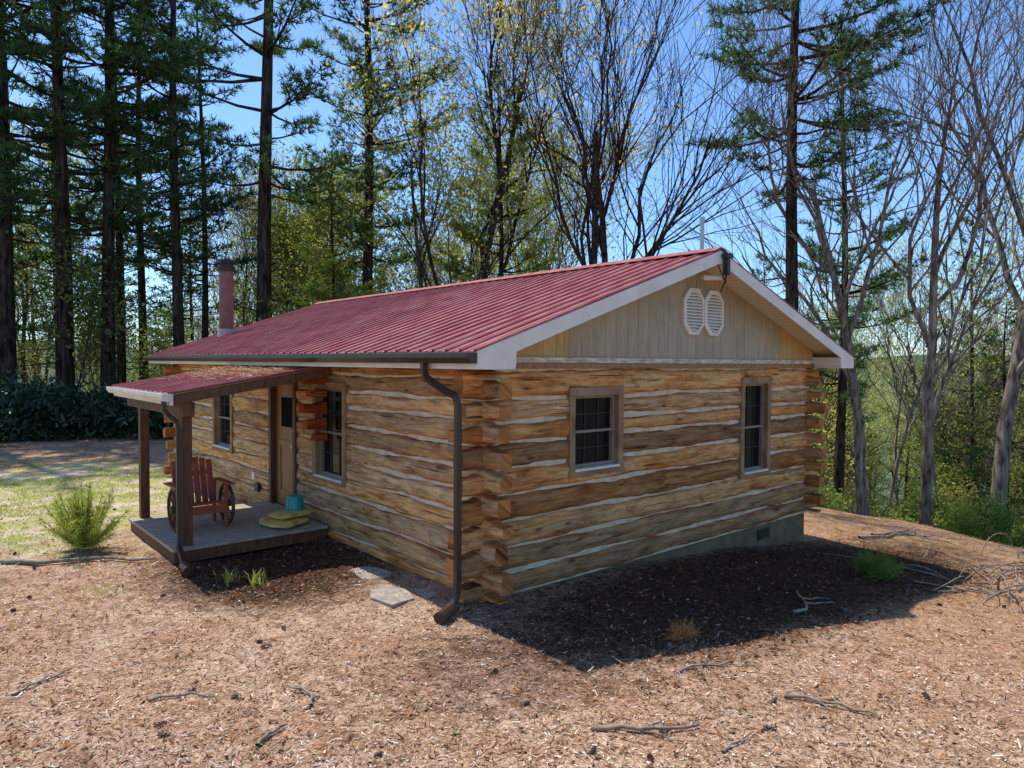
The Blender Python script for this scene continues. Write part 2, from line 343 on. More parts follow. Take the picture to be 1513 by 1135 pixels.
def log_wall(name,fn,length,holes,zs,ext=.25,g0=.030,g1_=.056,endext=None):
    mb=MB()
    for a,(zb,zt) in enumerate(zs):
        seed=random.uniform(0,50);rn=random.random();r2=random.random()
        gap=random.uniform(g0,g1_); zb2=zb+gap*.5; zt2=zt-gap*.5
        el=ext+random.uniform(-.05,.06); er=ext+random.uniform(-.05,.07)
        segs=[(-el,length+er,None,None)]
        for (h0,h1,b,t) in holes:
            new=[]
            for (s0,s1,cb,ct) in segs:
                if s1<=h0 or s0>=h1 or zt<=b or zb>=t or cb is not None or ct is not None: new.append((s0,s1,cb,ct));continue
                new.append((s0,h0,None,None)); new.append((h1,s1,None,None))
                if b-zb>.05: new.append((h0,h1,None,b))
                elif zt-t>.05: new.append((h0,h1,t,None))
            segs=new
        for (s0,s1,cb,ct) in segs: log_piece(mb,fn,s0,s1,zb2,zt2,seed,rn,r2,abs(s0+el)<.01,abs(s1-length-er)<.01,cb,ct)
    return mb.obj(name,['log'],cabin,recalc=True)
def panel(mb,fn,s0,s1,z0,z1,holes,o,mi=0):
    S=sorted({s0,s1,*[h[0] for h in holes],*[h[1] for h in holes]}); Z=sorted({z0,z1,*[min(max(h[2],z0),z1) for h in holes],*[min(max(h[3],z0),z1) for h in holes]})
    for a,b in zip(S,S[1:]):
        for c,d in zip(Z,Z[1:]):
            m=((a+b)/2,(c+d)/2)
            if any(h[0]<m[0]<h[1] and h[2]<m[1]<h[3] for h in holes): continue
            mb.box(a,b,o-.06,o,c,d,mi,fn)
winG=[(1.25,2.17,1.19,2.19),(4.84,5.66,.80,2.27)]
winL=[(2.93,3.91,.80,2.19),(4.50,5.52,.20,2.22),(7.24,8.28,.82,2.03)]
def courses(start,step,top):
    z=start;o=[]
    while z<top-.06:
        h=step*random.uniform(.84,1.16); e=min(z+h,top)
        if top-e<.12: e=top
        o.append((z,e)); z=e
    return o
zsG=courses(0.0,.25,2.42)
zsL=[(0,.13)]+[(a+.13-.0,b+.13) for a,b in courses(0,.25,2.31)]
log_wall('gable_logs',fG,W,winG,zsG,g0=.024,g1_=.052,ext=.27); log_wall('side_logs',fL,L,winL,zsL,g0=.018,g1_=.036,ext=.27)
log_wall('far_side_logs',fR,L,[],zsL); log_wall('back_logs',fB,W,[],zsG)
mb=MB()
panel(mb,fG,.03,W-.03,0,2.43,winG,-.022); panel(mb,fL,.03,L-.03,.01,2.45,winL,-.022)
panel(mb,fR,.03,L-.03,0,2.43,[],-.022); panel(mb,fB,.03,W-.03,0,2.43,[],-.022)
mb.obj('chinking',['chink'],cabin)
mb=MB(); mb.box(.06,W-.06,.05,.25,-1.2,-.004); mb.box(.06,.25,.25,L-.06,-1.2,-.004);mb.box(W-.25,W-.06,.25,L-.06,-1.4,-.004); mb.box(.25,W-.25,L-.25,L-.06,-1.2,-.004)
mb.obj('foundation',['found'],cabin)
mb=MB()
for u in (5.45,):
    z=-.24
    mb.box(u,u+.34,.035,.06,z,z+.16)
    for i in range(5): mb.box(u+.02,u+.32,.022,.036,z+.015+i*.028,z+.03+i*.028)
mb.obj('foundation_vents',['black'],cabin)
def window(name,fn,h,cols=2):
    s0,s1,z0,z1=h; mb=MB(); f=.085
    for (a,b,c,d) in ((s0-.01,s1+.01,z1-f,z1+.012),(s0-.02,s1+.02,z0-.012,z0+f*.8)): mb.box(a,b,-.12,.034,c,d,0,fn)
    mb.box(s0-.008,s0+f,-.12,.028,z0+f*.8,z1-f,0,fn); mb.box(s1-f,s1+.008,-.12,.028,z0+f*.8,z1-f,0,fn)
    a,b,c,d=s0+f,s1-f,z0+f*.8,z1-f; t=.034
    mb.box(a,b,-.11,-.045,c,c+t*1.3,1,fn); mb.box(a,b,-.11,-.04,d-t,d,1,fn)
    mb.box(a,a+t,-.11,-.043,c+t*1.3,d-t,1,fn); mb.box(b-t,b,-.11,-.043,c+t*1.3,d-t,1,fn)
    mz=(c+d)/2; mb.box(a+t,b-t,-.11,-.048,mz-.016,mz+.016,1,fn)
    mb.box(a+t,b-t,-.122,-.095,c+t*1.3,mz-.016,2,fn); mb.box(a+t,b-t,-.115,-.085,mz+.016,d-t,2,fn)
    g=.006
    for i in range(1,cols+1):
        x=a+t+(b-a-2*t)*i/(cols+1)
        mb.box(x-g,x+g,-.09,-.072,mz+.016,d-t,4,fn); mb.box(x-g,x+g,-.1,-.082,c+t*1.3,mz-.016,4,fn)
    for (lo,hi,o) in ((mz+.016,d-t,-.074),(c+t*1.3,mz-.016,-.084)):
        m=(lo+hi)/2
        mb.box(a+t,b-t,o-.018,o,m-g,m+g,4,fn)
    mb.box(a-.01,b+.01,-.03,.05,c-.022,c+.004,3,fn)
    mb.obj(name,['trimwood','sash','glass','white','muntin'],cabin,bevel=.002)
window('gable_window_small',fG,winG[0]); window('gable_window_tall',fG,winG[1]); window('side_window_big',fL,winL[0]); window('side_window_far',fL,winL[2])
mb=MB(); s0,s1,z0,z1=winL[1]
mb.box(s0-.0,s0+.09,-.12,.035,z0,z1,1,fL);mb.box(s1-.09,s1,-.12,.035,z0,z1,1,fL);mb.box(s0-.02,s1+.02,-.12,.04,z1-.09,z1+.01,1,fL)
mb.box(s0+.09,s1-.09,-.11,-.06,z0,z1-.09,0,fL)
mb.box(s0+.3,s1-.3,-.06,-.055,z0+1.25,z1-.3,2,fL)
for (a,b,c,d) in ((s0+.22,s1-.22,z0+.15,z0+.24),(s0+.22,s1-.22,z0+.95,z0+1.04),(s0+.22,s0+.28,z0+.24,z0+.95),(s1-.28,s1-.22,z0+.24,z0+.95)): mb.box(a,b,-.06,-.045,c,d,0,fL)
mb.cyl((.04,s0+.17,z0+.98),(-.02,s0+.17,z0+.98),.03,mi=3)
mb.obj('door',['door','beam','glass','steel'],cabin,bevel=.004)
mb=MB(); mb.box(6.15,6.27,.0,.035,.48,.60,0,fL); mb.box(5.95,6.1,.0,.05,.30,.44,1,fL); mb.obj('outlet_box',['white','black'],cabin,bevel=.004)
# roof
mb=MB(); pitch=.229; y0,y1=-OG-.01,L+OG; prof=[]; y=y0
while y<y1:
    prof+= [(y,0),(y+.012,.022),(y+.034,.022),(y+.046,0),(y+.13,.0),(y+.134,.006),(y+.142,.006),(y+.146,0)]; y+=pitch
prof=[p for p in prof if p[0]<y1]+[(y1,0)]
for side in (0,1):
    n0=len(mb.v)
    for (yy,h) in prof:
        for t in (0,.25,.5,.75,1):
            x=-OE-.03+(W/2+OE+.03)*t; z=ZR-(W/2-x)*SL+h+.004*math.sin(yy*2.1+t*5)
            if side: x=W-x
            mb.vert((x,yy,z))
    for i in range(len(prof)-1):
        for j in range(4): mb.face((n0+i*5+j,n0+(i+1)*5+j,n0+(i+1)*5+j+1,n0+i*5+j+1))
ca,cb=.17,.035
mb.poly_prism([(W/2-ca,y0-.01,ZR-ca*SL+cb),(W/2,y0-.01,ZR+cb+.012),(W/2+ca,y0-.01,ZR-ca*SL+cb),(W/2,y0-.01,ZR+cb-.006)],[(W/2-ca,y1,ZR-ca*SL+cb),(W/2,y1,ZR+cb+.012),(W/2+ca,y1,ZR-ca*SL+cb),(W/2,y1,ZR+cb-.006)])
mb.obj('metal_roof',['roof'],cabin,recalc=False)
mb=MB()
def slope(x): return ZR-abs(W/2-x)*SL
for side in (0,1):
    X=lambda x: W-x if side else x
    a,b=-OE,W/2
    mb.poly_prism([(X(a),y0+.03,slope(a)-.012),(X(b),y0+.03,slope(b)-.012),(X(b),y0+.03,slope(b)-.06),(X(a),y0+.03,slope(a)-.06)],
                  [(X(a),y1-.03,slope(a)-.012),(X(b),y1-.03,slope(b)-.012),(X(b),y1-.03,slope(b)-.06),(X(a),y1-.03,slope(a)-.06)],0)
    for (ya,yb) in ((y0+.004,y0+.028),(y1-.028,y1-.004)):
        mb.poly_prism([(X(a-.01),ya,slope(a-.01)-.004),(X(b),ya,slope(b)-.004),(X(b),ya,slope(b)-.165),(X(a-.01),ya,slope(a-.01)-.165)],
                  [(X(a-.01),yb,slope(a-.01)-.004),(X(b),yb,slope(b)-.004),(X(b),yb,slope(b)-.165),(X(a-.01),yb,slope(a-.01)-.165)],1)
    xs=sorted((X(-OE+.02),X(-.03))); mb.box(xs[0],xs[1],y0+.032,y1-.032,2.43,2.45,0)
    xs=sorted((X(-OE-.005),X(-OE+.018))); mb.box(xs[0],xs[1],y0+.03,y1-.03,2.42,2.585,1)
    P=[(-OE-.008,2.42),(.0,2.42),(.02,2.47),(.02,slope(.02)-.16),(-OE-.008,slope(-OE)-.1)]
    mb.poly_prism([(X(p[0]),y0+.002,p[1]) for p in P],[(X(p[0]),-.02,p[1]) for p in P],1)
mb.obj('soffit_and_fascia',['soffit','white'],cabin)
mb=MB(); x=.0; bw=.203; pi=0
while x<W-.01:
    x2=min(x+bw,W); 
    gold=(x<1.15) or (x>W-1.15)
    if pi%6==0: pk=random.uniform(.93,1.06)
    pi+=1
    cc=(.58,.39,.16) if gold else (.47,.39,.27)
    k=pk*random.uniform(.985,1.015); cc=tuple(c*k for c in cc)
    gp=.0045 if pi%6==0 else .0025
    a=max(x+gp,.0);b=x2-gp
    za,zb=slope(a)-.07,slope(b)-.07
    if za>2.5 and zb>2.5:
        P=[(a,2.5),(b,2.5),(b,zb)]+([(W/2,slope(W/2)-.07)] if a<W/2<b else [])+[(a,za)]
        mb.poly_prism([(p[0],-.03,p[1]) for p in P],[(p[0],.0,p[1]) for p in P],0,cc)
    x=x2
mb.poly_prism([(-.05,-.018,2.46),(W+.05,-.018,2.46),(W/2,-.018,ZR-.075)],[(-.05,.03,2.46),(W+.05,.03,2.46),(W/2,.03,ZR-.075)],0,(.22,.17,.11))
mb.poly_prism([(-.05,L-.03,2.45),(W+.05,L-.03,2.45),(W/2,L-.03,ZR-.07)],[(-.05,L,2.45),(W+.05,L,2.45),(W/2,L,ZR-.07)],0,(.40,.335,.225))
mb.obj('gable_siding',['siding'],cabin)
M['wtrim']=m_noisy('weathered_white_trim',(.40,.24,.13),(.82,.75,.63),3.5,.8,.3,.006,(2,1,9))
mb=MB(); mb.box(.0,W+.02,-.065,-.03,2.485,2.545,0); mb.box(-.05,W+.05,-.052,.0,2.425,2.483,1); mb.obj('gable_trim',['wtrim','door'],cabin,bevel=.003)
mb=MB()
for cx in (3.55,4.02):
    zc=3.18;w=.228;h=.31;ch=.125
    def octa(w,h,ch): return [(-w+ch,-h),(w-ch,-h),(w,-h+ch*1.1),(w,h-ch*1.1),(w-ch,h),(-w+ch,h),(-w,h-ch*1.1),(-w,-h+ch*1.1)]
    O=octa(w,h,ch);I=octa(w-.045,h-.045,ch-.01)
    n0=len(mb.v)
    for P,y in ((O,-.032),(O,-.075),(I,-.082),(I,-.035)):
        for p in P: mb.vert((cx+p[0],y,zc+p[1]))
    for r in range(3):
        for i in range(8): mb.face((n0+r*8+i,n0+r*8+(i+1)%8,n0+(r+1)*8+(i+1)%8,n0+(r+1)*8+i))
    z=zc-h+.055
    while z<zc+h-.06:
        d=min(z-(zc-h+.045),zc+h-.045-z-.03); half=(w-.05)-max(0,.11-d)*.9
        mb.poly_prism([(cx-half,-.072,z),(cx-half,-.072,z+.014),(cx-half,-.04,z+.038),(cx-half,-.04,z+.024)],[(cx+half,-.072,z),(cx+half,-.072,z+.014),(cx+half,-.04,z+.038),(cx+half,-.04,z+.024)])
        z+=.042
mb.obj('gable_louvres',['white'],cabin)
def gutter(mb,x,ya,yb,z,w=.11,h=.11):
    P=[(x,z),(x,z-h),(x-w*.65,z-h),(x-w,z-h*.45),(x-w,z),(x-w+.012,z),(x-w+.012,z-h*.45),(x-w*.6,z-h+.012),(x-.012,z-h+.012),(x-.012,z)]
    n0=len(mb.v);k=len(P)
    for y in (ya,yb):
        for p in P: mb.vert((p[0],y,p[1]))
    for i in range(k): mb.face((n0+i,n0+(i+1)%k,n0+k+(i+1)%k,n0+k+i))
    for y in (ya,yb):
        c=len(mb.v)
        for p in P[:5]: mb.vert((p[0],y+(.003 if y==yb else -.003),p[1]))
        mb.face(range(c,c+5))
mb=MB(); gutter(mb,-OE-.008,y0+.02,y1-.02,2.575,.11,.10)
gutter(mb,W+OE+.12,y0+.02,y1-.02,2.575)
mb.path([(-.5,.32,2.48),(-.5,.32,2.40),(-.50,.28,2.33),(-.42,.12,2.22),(-.34,.0,2.15),(-.325,-.02,2.05),(-.325,-.02,1.2),(-.325,-.02,.30),(-.34,-.03,.18),(-.40,-.06,.09),(-.45,-.08,.07)],.06,.055,0)
mb.path([(-.36,-.03,.075),(-.50,-.10,.06),(-.66,-.18,.055)],.085,.085,0,10)
mb.obj('gutter_and_downspout',['brown_metal'],cabin,recalc=True)
mb=MB(); cx,cy=.93,10.3; zb=slope(cx)
mb.cyl((cx,cy,zb-.1),(cx,cy,zb+.12),.2,.17,20,1); mb.cyl((cx,cy,zb+.12),(cx,cy,4.48),.15,mi=0,k=24)
for i in range(4): mb.cyl((cx,cy,3.35+i*.32),(cx,cy,3.37+i*.32),.155,mi=0,k=24)
mb.cyl((cx,cy,4.46),(cx,cy,4.52),.20,mi=2,k=24); mb.cyl((cx,cy,4.52),(cx,cy,4.62),.16,mi=2,k=24); mb.cyl((cx,cy,4.62),(cx,cy,4.70),.23,.20,mi=2,k=24)
mb.obj('chimney_flue',['flue','flue_base','black'],cabin)
mb=MB(); mb.cyl((3.72,-.06,3.7),(3.72,-.06,4.42),.028,mi=0); mb.cyl((3.72,-.06,4.38),(3.72,-.06,4.46),.036,mi=0)
mb.cyl((3.40,-.3,3.60),(3.62,-.42,3.60),.035,mi=1); mb.box(3.53,3.59,-.58,-.51,3.62,3.84,2); mb.box(3.50,3.62,-.60,-.51,3.84,3.9,2)
mb.cyl((3.56,-.54,3.62),(3.60,-.5,3.52),.012,mi=2)
mb.path([(3.66,-.1,3.9),(3.62,-.35,3.83),(3.60,-.5,3.55),(3.64,-.4,3.42)],.012,.012,2)
mb.obj('service_mast',['steel','white','black'],cabin)
# porch
mb=MB()
PX,PY0,PY1=-2.08,3.32,6.35
def pz(x): return 2.44+x*(.34/2.08)
prof=[];y=PY0
while y<PY1:
    prof+=[(y,0),(y+.012,.02),(y+.034,.02),(y+.046,0)]; y+=pitch
prof.append((PY1,0)); n0=len(mb.v)
for (yy,h) in prof:
    mb.vert((PX-.03,yy,pz(PX-.03)+h)); mb.vert((-.01,yy,pz(0)+h))
for i in range(len(prof)-1): mb.face((n0+2*i,n0+2*i+2,n0+2*i+3,n0+2*i+1))
mb.obj('porch_roof',['roof'],cabin,recalc=False)
mb=MB()
def slant(ya,yb,x0,x1,dz0,dz1,mi): 
    mb.poly_prism([(x0,ya,pz(x0)-dz0),(x1,ya,pz(x1)-dz0),(x1,ya,pz(x1)-dz1),(x0,ya,pz(x0)-dz1)],[(x0,yb,pz(x0)-dz0),(x1,yb,pz(x1)-dz0),(x1,yb,pz(x1)-dz1),(x0,yb,pz(x0)-dz1)],mi)
slant(PY0+.01,PY1-.01,PX+.03,-.02,.008,.03,1)
for y in (3.34,4.1,4.85,5.6,6.27): slant(y,y+.05,PX+.04,-.02,.032,.15,0)
mb.box(PX+.0,PX+.03,PY0,PY1,pz(PX)-.15,pz(PX)-.008,2)
mb.box(-1.92,-1.78,PY0+.1,PY1-.1,1.80,1.98,0)
for (px,py) in ((-1.85,3.56),(-1.85,5.58)): mb.box(px-.06,px+.06,py-.06,py+.06,.14,1.80,0)
mb.obj('porch_frame',['beam','door','white'],cabin,bevel=.006)
mb=MB(); gutter(mb,PX-.0,PY0,PY1,pz(PX)-.01,.10,.09)
mb.obj('porch_gutter',['white'],cabin)
mb=MB(); mb.path([(-2.13,3.42,2.0),(-2.13,3.42,1.90),(-2.09,3.43,1.84),(-1.98,3.46,1.75),(-1.96,3.46,1.65),(-1.96,3.46,.35),(-1.98,3.40,.22),(-2.0,3.15,.09),(-2.02,3.0,.08)],.055,.05)
mb.path([(-2.0,3.12,.07),(-2.03,2.86,.06)],.085,.085,0,10)
mb.obj('porch_downspout',['brown_metal'],cabin)
mb=MB(); y=3.40
while y<5.66:
    mb.box(-2.05,-.04,y,y+.136,.165,.2+random.uniform(-.003,.003),0); y+=.142
mb.box(-2.03,-.05,3.42,3.46,.02,.163,1); mb.box(-2.03,-1.99,3.46,5.6,.02,.163,1); mb.box(-2.0,-.1,5.6,5.64,.0,.163,1)
mb.obj('porch_deck',['deck','beam'],cabin,bevel=.003)
A=Acc(); r=np.random.default_rng(8); n=3200
x=-.45-np.abs(r.normal(size=n))*.38; y=r.uniform(PY0+.1,PY1-.2,n)
x=np.clip(x,-1.6,-.1); D=np.c_[r.normal(size=(n,2)),r.normal(size=n)*.15];D/=np.linalg.norm(D,axis=1)[:,None]
A.blades(np.c_[x,y,pz(x)+.012+r.uniform(0,.03,n)],D,r.uniform(.06,.16,n),.007,0,np.array([(.50,.30,.15),(.60,.43,.27),(.34,.17,.08)])[r.integers(0,3,n)],.5,np.c_[r.normal(size=(n,2))*.3,np.ones(n)])
obj('roof_pine_straw',A.mesh('roof_pine_straw',['litter'],()))
mb=MB(); zz=1.36
for i,h in enumerate((.17,.2,.22,.2,.18)):
    dd=.20+.05*((i*7)%3)-(.08 if i==0 else 0)
    sd=random.uniform(0,40)
    log_piece(mb,lambda s,o,z:( -s, 3.47-o, z),.02,dd+.06,zz,zz+h-.03,sd,.1,.55,False,True)
    zz+=h
mb.obj('log_bracket',['logred'],cabin)
# ------------------------------------------------------------ porch things
def wheel(mb,c,r,mi=0):
    c=Vector(c);k=28;n0=len(mb.v)
    for a in range(k):
        t=2*math.pi*a/k
        for (rr_,dx) in ((r,-.02),(r,.02),(r-.035,.02),(r-.035,-.02)): mb.vert(c+Vector((dx,rr_*math.cos(t),rr_*math.sin(t))))
    for a in range(k):
        b=(a+1)%k
        for j in range(4): mb.face((n0+a*4+j,n0+a*4+(j+1)%4,n0+b*4+(j+1)%4,n0+b*4+j),mi)
    for a in range(10):
        t=2*math.pi*a/10; mb.cyl(c+Vector((0,.04*math.cos(t),.04*math.sin(t))),c+Vector((0,(r-.03)*math.cos(t),(r-.03)*math.sin(t))),.011,k=6,mi=mi)
    mb.cyl(c-Vector((.05,0,0)),c+Vector((.05,0,0)),.05,k=14,mi=mi)
mb=MB(); cx,cy,dz=-1.42,4.45,.202
wheel(mb,(cx-.34,cy-.05,dz+.29),.29,1); wheel(mb,(cx+.34,cy-.05,dz+.29),.29,1)
for i in range(6): mb.box(cx-.28,cx+.28,cy-.27+i*.085,cy-.195+i*.085,dz+.34-i*.012,dz+.36-i*.012,0)
for i in range(6):
    x=cx-.27+i*.092; top=dz+.86+.06*math.sin((i+.5)/6*math.pi)
    mb.poly_prism([(x,cy+.2,dz+.28),(x+.078,cy+.2,dz+.28),(x+.078,cy+.36,top),(x,cy+.36,top)],[(x,cy+.22,dz+.28),(x+.078,cy+.22,dz+.28),(x+.078,cy+.38,top),(x,cy+.38,top)],0)
for s in (-1,1):
    mb.box(cx+s*.33-.05,cx+s*.33+.05,cy-.3,cy+.33,dz+.585,dz+.607,0); mb.box(cx+s*.27-.02,cx+s*.27+.02,cy-.27,cy-.2,dz,dz+.585,0); mb.box(cx+s*.27-.02,cx+s*.27+.02,cy+.22,cy+.28,dz,dz+.585,0)
mb.box(cx-.27,cx+.27,cy-.28,cy-.26,dz+.22,dz+.335,0); mb.box(cx-.26,cx+.26,cy+.385,cy+.40,dz+.66,dz+.72,0)
mb.obj('wagon_wheel_chair',['redwood','beam'],bevel=.003)
def bag(name,loc,size,rot,seed):
    r=np.random.default_rng(seed);mb=MB();a,b=24,12
    ph=r.uniform(0,6,6)
    for i in range(b+1):
        t=-math.pi/2+math.pi*i/b
        for j in range(a):
            p=2*math.pi*j/a
            sg=lambda v,e: math.copysign(abs(v)**e,v)
            x=sg(math.cos(t),.6)*sg(math.cos(p),.45);y=sg(math.cos(t),.6)*sg(math.sin(p),.45);z=sg(math.sin(t),.9)
            w=1+.10*math.sin(5*x+ph[0]+3*y)+.07*math.sin(9*y+ph[1]+z*4)
            mb.vert((x*size[0]*(1+.04*math.sin(7*y+ph[2])),y*size[1]*(1+.05*math.sin(6*x+ph[3])),size[2]*(1+z*w*(1-.35*max(abs(x),abs(y))**3))))
    for i in range(b):
        for j in range(a): mb.face((i*a+j,i*a+(j+1)%a,(i+1)*a+(j+1)%a,(i+1)*a+j))
    return mb.obj(name,['yellowbag'],smooth=True,loc=loc,rot=rot)
bag('soil_bag',(-.48,3.75,.2),(.30,.22,.055),.5,1); bag('soil_bag',(-.40,3.82,.30),(.29,.2,.05),.2,2); bag('soil_bag',(-.62,3.98,.2),(.18,.15,.05),1.2,3)
mb=MB(); P=[(.10,0),(.105,.01),(.13,.17),(.145,.175),(.145,.19),(.125,.19),(.10,.02)]
k=28
for (r,z) in P:
    for j in range(k): t=2*math.pi*j/k; mb.vert((r*math.cos(t),r*math.sin(t),.19-z))
for i in range(len(P)-1):
    for j in range(k): mb.face((i*k+j,i*k+(j+1)%k,(i+1)*k+(j+1)%k,(i+1)*k+j))
mb.face(range(k)); mb.obj('plastic_bucket',['teal'],loc=(-.32,3.85,.40))
def slab(name,x,y,pts):
    mb=MB();z=g1(x,y)
    mb.poly_prism([(p[0],p[1],-.03) for p in pts],[(p[0],p[1],.012) for p in pts]); mb.obj(name,['stone'],loc=(x,y,z),bevel=.006)
slab('stepping_stone',-.36,1.66,[(-.20,-.22),(.02,-.30),(.19,-.20),(.16,.10),(.05,.27),(-.15,.22)])
slab('stepping_stone',-.58,.82,[(-.17,-.30),(.12,-.27),(.21,.02),(.13,.30),(-.10,.26),(-.22,.05)])
slab('stepping_stone',-.30,.62,[(-.06,-.17),(.11,-.10),(.13,.14),(-.02,.18)])

# ------------------------------------------------------------ trees
def unit(v): return v/(np.linalg.norm(v)+1e-9)
def pine(seed,H,cb,R,r0,needle='needle',dens=1.0,tl=.27,far=False):
    global rng; old=rng; rng=np.random.default_rng(seed); A=Acc()
    n=16;t=np.linspace(0,1,n); ph=rng.uniform(0,6,2)
    T=np.stack([.12*np.sin(t*5+ph[0])*t*2,.12*np.sin(t*4+ph[1])*t*2,t*H-.4],1); A.tube(T,r0*(1-.85*t)+.01+r0*.35*np.exp(-t*25),9 if not far else 6)
    def tp(z): return np.array([np.interp(z,T[:,2],T[:,0]),np.interp(z,T[:,2],T[:,1]),z])
    z=cb*.3
    while z<cb:
        az=rng.uniform(0,6.28);l=rng.uniform(.4,2.2);d=np.array([math.cos(az),math.sin(az),rng.uniform(-.2,.2)])
        p=tp(z); m=p+d*l*.5+np.array([0,0,-.05]); A.tube([p,m,p+d*l+rng.normal(size=3)*.15],[.03,.018,.006],3,0); z+=rng.uniform(.2,.6)
    z=cb; TP=[];TD=[]
    while z<H-.3:
        f=(z-cb)/(H-cb); Rb=R*min(1,.6+1.8*f)*(1-f)**.6+.3
        for b in range(rng.integers(2,5)):
            if rng.random()>dens: continue
            az=rng.uniform(0,6.28); l=Rb*rng.uniform(.45,1.25); el=-.05+.6*f+rng.normal()*.14
            d=np.array([math.cos(az)*math.cos(el),math.sin(az)*math.cos(el),math.sin(el)]); p=tp(z+rng.uniform(-.2,.2)); s=np.linspace(0,1,5)[:,None]
            P=p+d*l*s+np.array([0,0,1])*(.18*l*s**2-.05*l*np.sin(s*3)) ; A.tube(P,np.linspace(.015+.015*l,.006,5),3,0)
            nb=max(3,int(l*(4.0 if not far else 2.6))); side=np.cross(d,[0,0,1]);side=unit(side)
            for q in range(nb):
                u=.42+.58*(q+rng.random())/nb; u=min(u,1); base=np.array([np.interp(u,s[:,0],P[:,i]) for i in range(3)])
                sg=1 if q%2 else -1; bl=(.22+.34*l*(1.25-u)*.6)*rng.uniform(.6,1.2); bd=unit(d*.75+side*sg*rng.uniform(.3,1)+np.array([0,0,rng.uniform(-.05,.5)]))
                if u>.93: bd=d
                A.blades((base)[None],bd[None],bl,.018,0,np.array([[.5]*3]))
                for w in np.linspace(.3,1,max(2,int(bl/(.14 if not far else .24)))): TP.append(base+bd*bl*w+rng.normal(size=3)*.04); TD.append(bd)
        z+=rng.uniform(.40,.95)
    TP=np.array(TP);TD=np.array(TD); nb=11 if not far else 7
    shade=rng.random(len(TP))
    P=np.repeat(TP,nb,0);D=np.repeat(TD,nb,0)*.5+rng.normal(size=(len(TP)*nb,3))*.55+np.array([0,0,.25]);D/=np.linalg.norm(D,axis=1)[:,None]
    A.blades(P,D,tl*(1.35 if far else 1)*rng.uniform(.6,1.1,len(P)),.036 if not far else .06,1,np.clip(np.repeat(shade,nb)*.7+rng.random(len(P))*.3,0,1),.3)
    me=A.mesh('pine_mesh%d'%seed,['bark',needle]); rng=old; return me
def decid(seed,H,r0,bark='bark2',leaf=None,nleaf=0,ls=.09,fork=.3,levels=5,spread=.75,lean=(0,0),rk=(.45,.68),lr=(.45,.7),stems=1,minr=.005,sc_=.14):
    global rng; old=rng; rng=np.random.default_rng(seed); A=Acc(); tips=[]
    def grow(p,d,l,r,lv):
        n=(9,6,5,4,3,3)[min(lv,5)]; P=[p];R=[r]; end=.38
        for i in range(1,n+1):
            d=unit(d+rng.normal(size=3)*(.06 if lv==0 else .16)+np.array([0,0,.06 if lv else .02])); p=p+d*l/n; P.append(p); R.append(r*(1-(1-end)*i/n))
        if lv==0: R[0]*=1.35
        A.tube(P,np.maximum(R,minr),(9,6,5,4,3,3)[min(lv,5)],0)
        P=np.array(P)
        if lv>=levels-1: tips.append((P[-1],d)); tips.append((P[len(P)//2],d))
        if lv>=levels: return
        nc=(7,5,4,3,3,3)[lv]+rng.integers(0,2)
        for c in range(nc):
            u=fork+(1-fork)*(c+rng.random()*.8)/nc if lv==0 else .25+.75*(c+rng.random())/nc
            u=min(u,.99)*n; i0=int(u); b=P[i0]+(P[min(i0+1,n)]-P[i0])*(u-i0)
            dd=unit(P[min(i0+1,n)]-P[i0]); q=unit(np.cross(dd,rng.normal(size=3))); ang=rng.uniform(.45,.95)*spread
            nd=unit(dd*math.cos(ang)+q*math.sin(ang)+np.array([0,0,.14]))
            rl=R[i0]*rng.uniform(*rk); ll=l*rng.uniform(*lr)*(1.0 if lv else (1.1-.5*u/n))
            grow(b,nd,ll,rl,lv+1)
    for s_ in range(stems):
        a_=s_*2.6+seed; o_=np.array([math.cos(a_),math.sin(a_)])*.12*(stems>1)
        grow(np.array([o_[0],o_[1],-.4]),unit(np.array([lean[0]+o_[0]*1.1,lean[1]+o_[1]*1.1,1.])),H*.80*(1-.08*s_),r0*(1-.15*s_),0)
    mats=[bark]
    if leaf:
        mats.append(leaf); TP=np.array([t[0] for t in tips]); idx=rng.integers(0,len(TP),nleaf)
        cl=rng.random(len(TP))
        P=TP[idx]+rng.normal(size=(nleaf,3))*sc_; D=rng.normal(size=(nleaf,3));D/=np.linalg.norm(D,axis=1)[:,None]
        A.blades(P,D,ls*rng.uniform(.6,1.3,nleaf),ls*.7,1,np.clip(cl[idx]*.6+rng.random(nleaf)*.4,0,1),.6)
    me=A.mesh('decid_mesh%d'%seed,mats); rng=old; return me
pA=pine(1,23,6.5,3.4,.23); pB=pine(2,25,8.0,3.9,.27); pD=pine(4,24,10.5,4.2,.23,dens=1.0)
fA=pine(21,22,5.5,3.0,.19,far=True); fB=pine(22,25,9,3.5,.22,far=True); fC=pine(23,18,3.5,2.8,.16,far=True)
pL=pine(5,17,1.5,3.2,.17,'needle_lt',1.0,.30); fL_=pine(6,13,2.0,2.2,.12,'needle_lt',.9,far=True)
dBare=decid(11,15,.21,'bark2',None,fork=.30,spread=.7,levels=4,lr=(.5,.75),minr=.006); dBare2=decid(12,12,.15,'bark2','bud',400,.07,.28,4,.65,lr=(.5,.75),minr=.006)
dBud=decid(13,18,.20,'bark','bud',11000,.11,.16,5,.62); dYel=decid(14,13,.13,'twig','leaf_y',8000,.11,.15,4,.8,sc_=.3)
dGrn=decid(15,11,.13,'twig','leaf_g',7000,.15,.2,4,.8,sc_=.3); dThin=decid(16,11,.09,'bark2','leaf_y',1500,.10,.4,4,.7,sc_=.25)
dSap=decid(17,5,.035,'twig','leaf_g',1800,.11,.12,3,.9,sc_=.25); dSap2=decid(18,4.5,.03,'twig','leaf_y',1100,.09,.12,3,.9,sc_=.25)
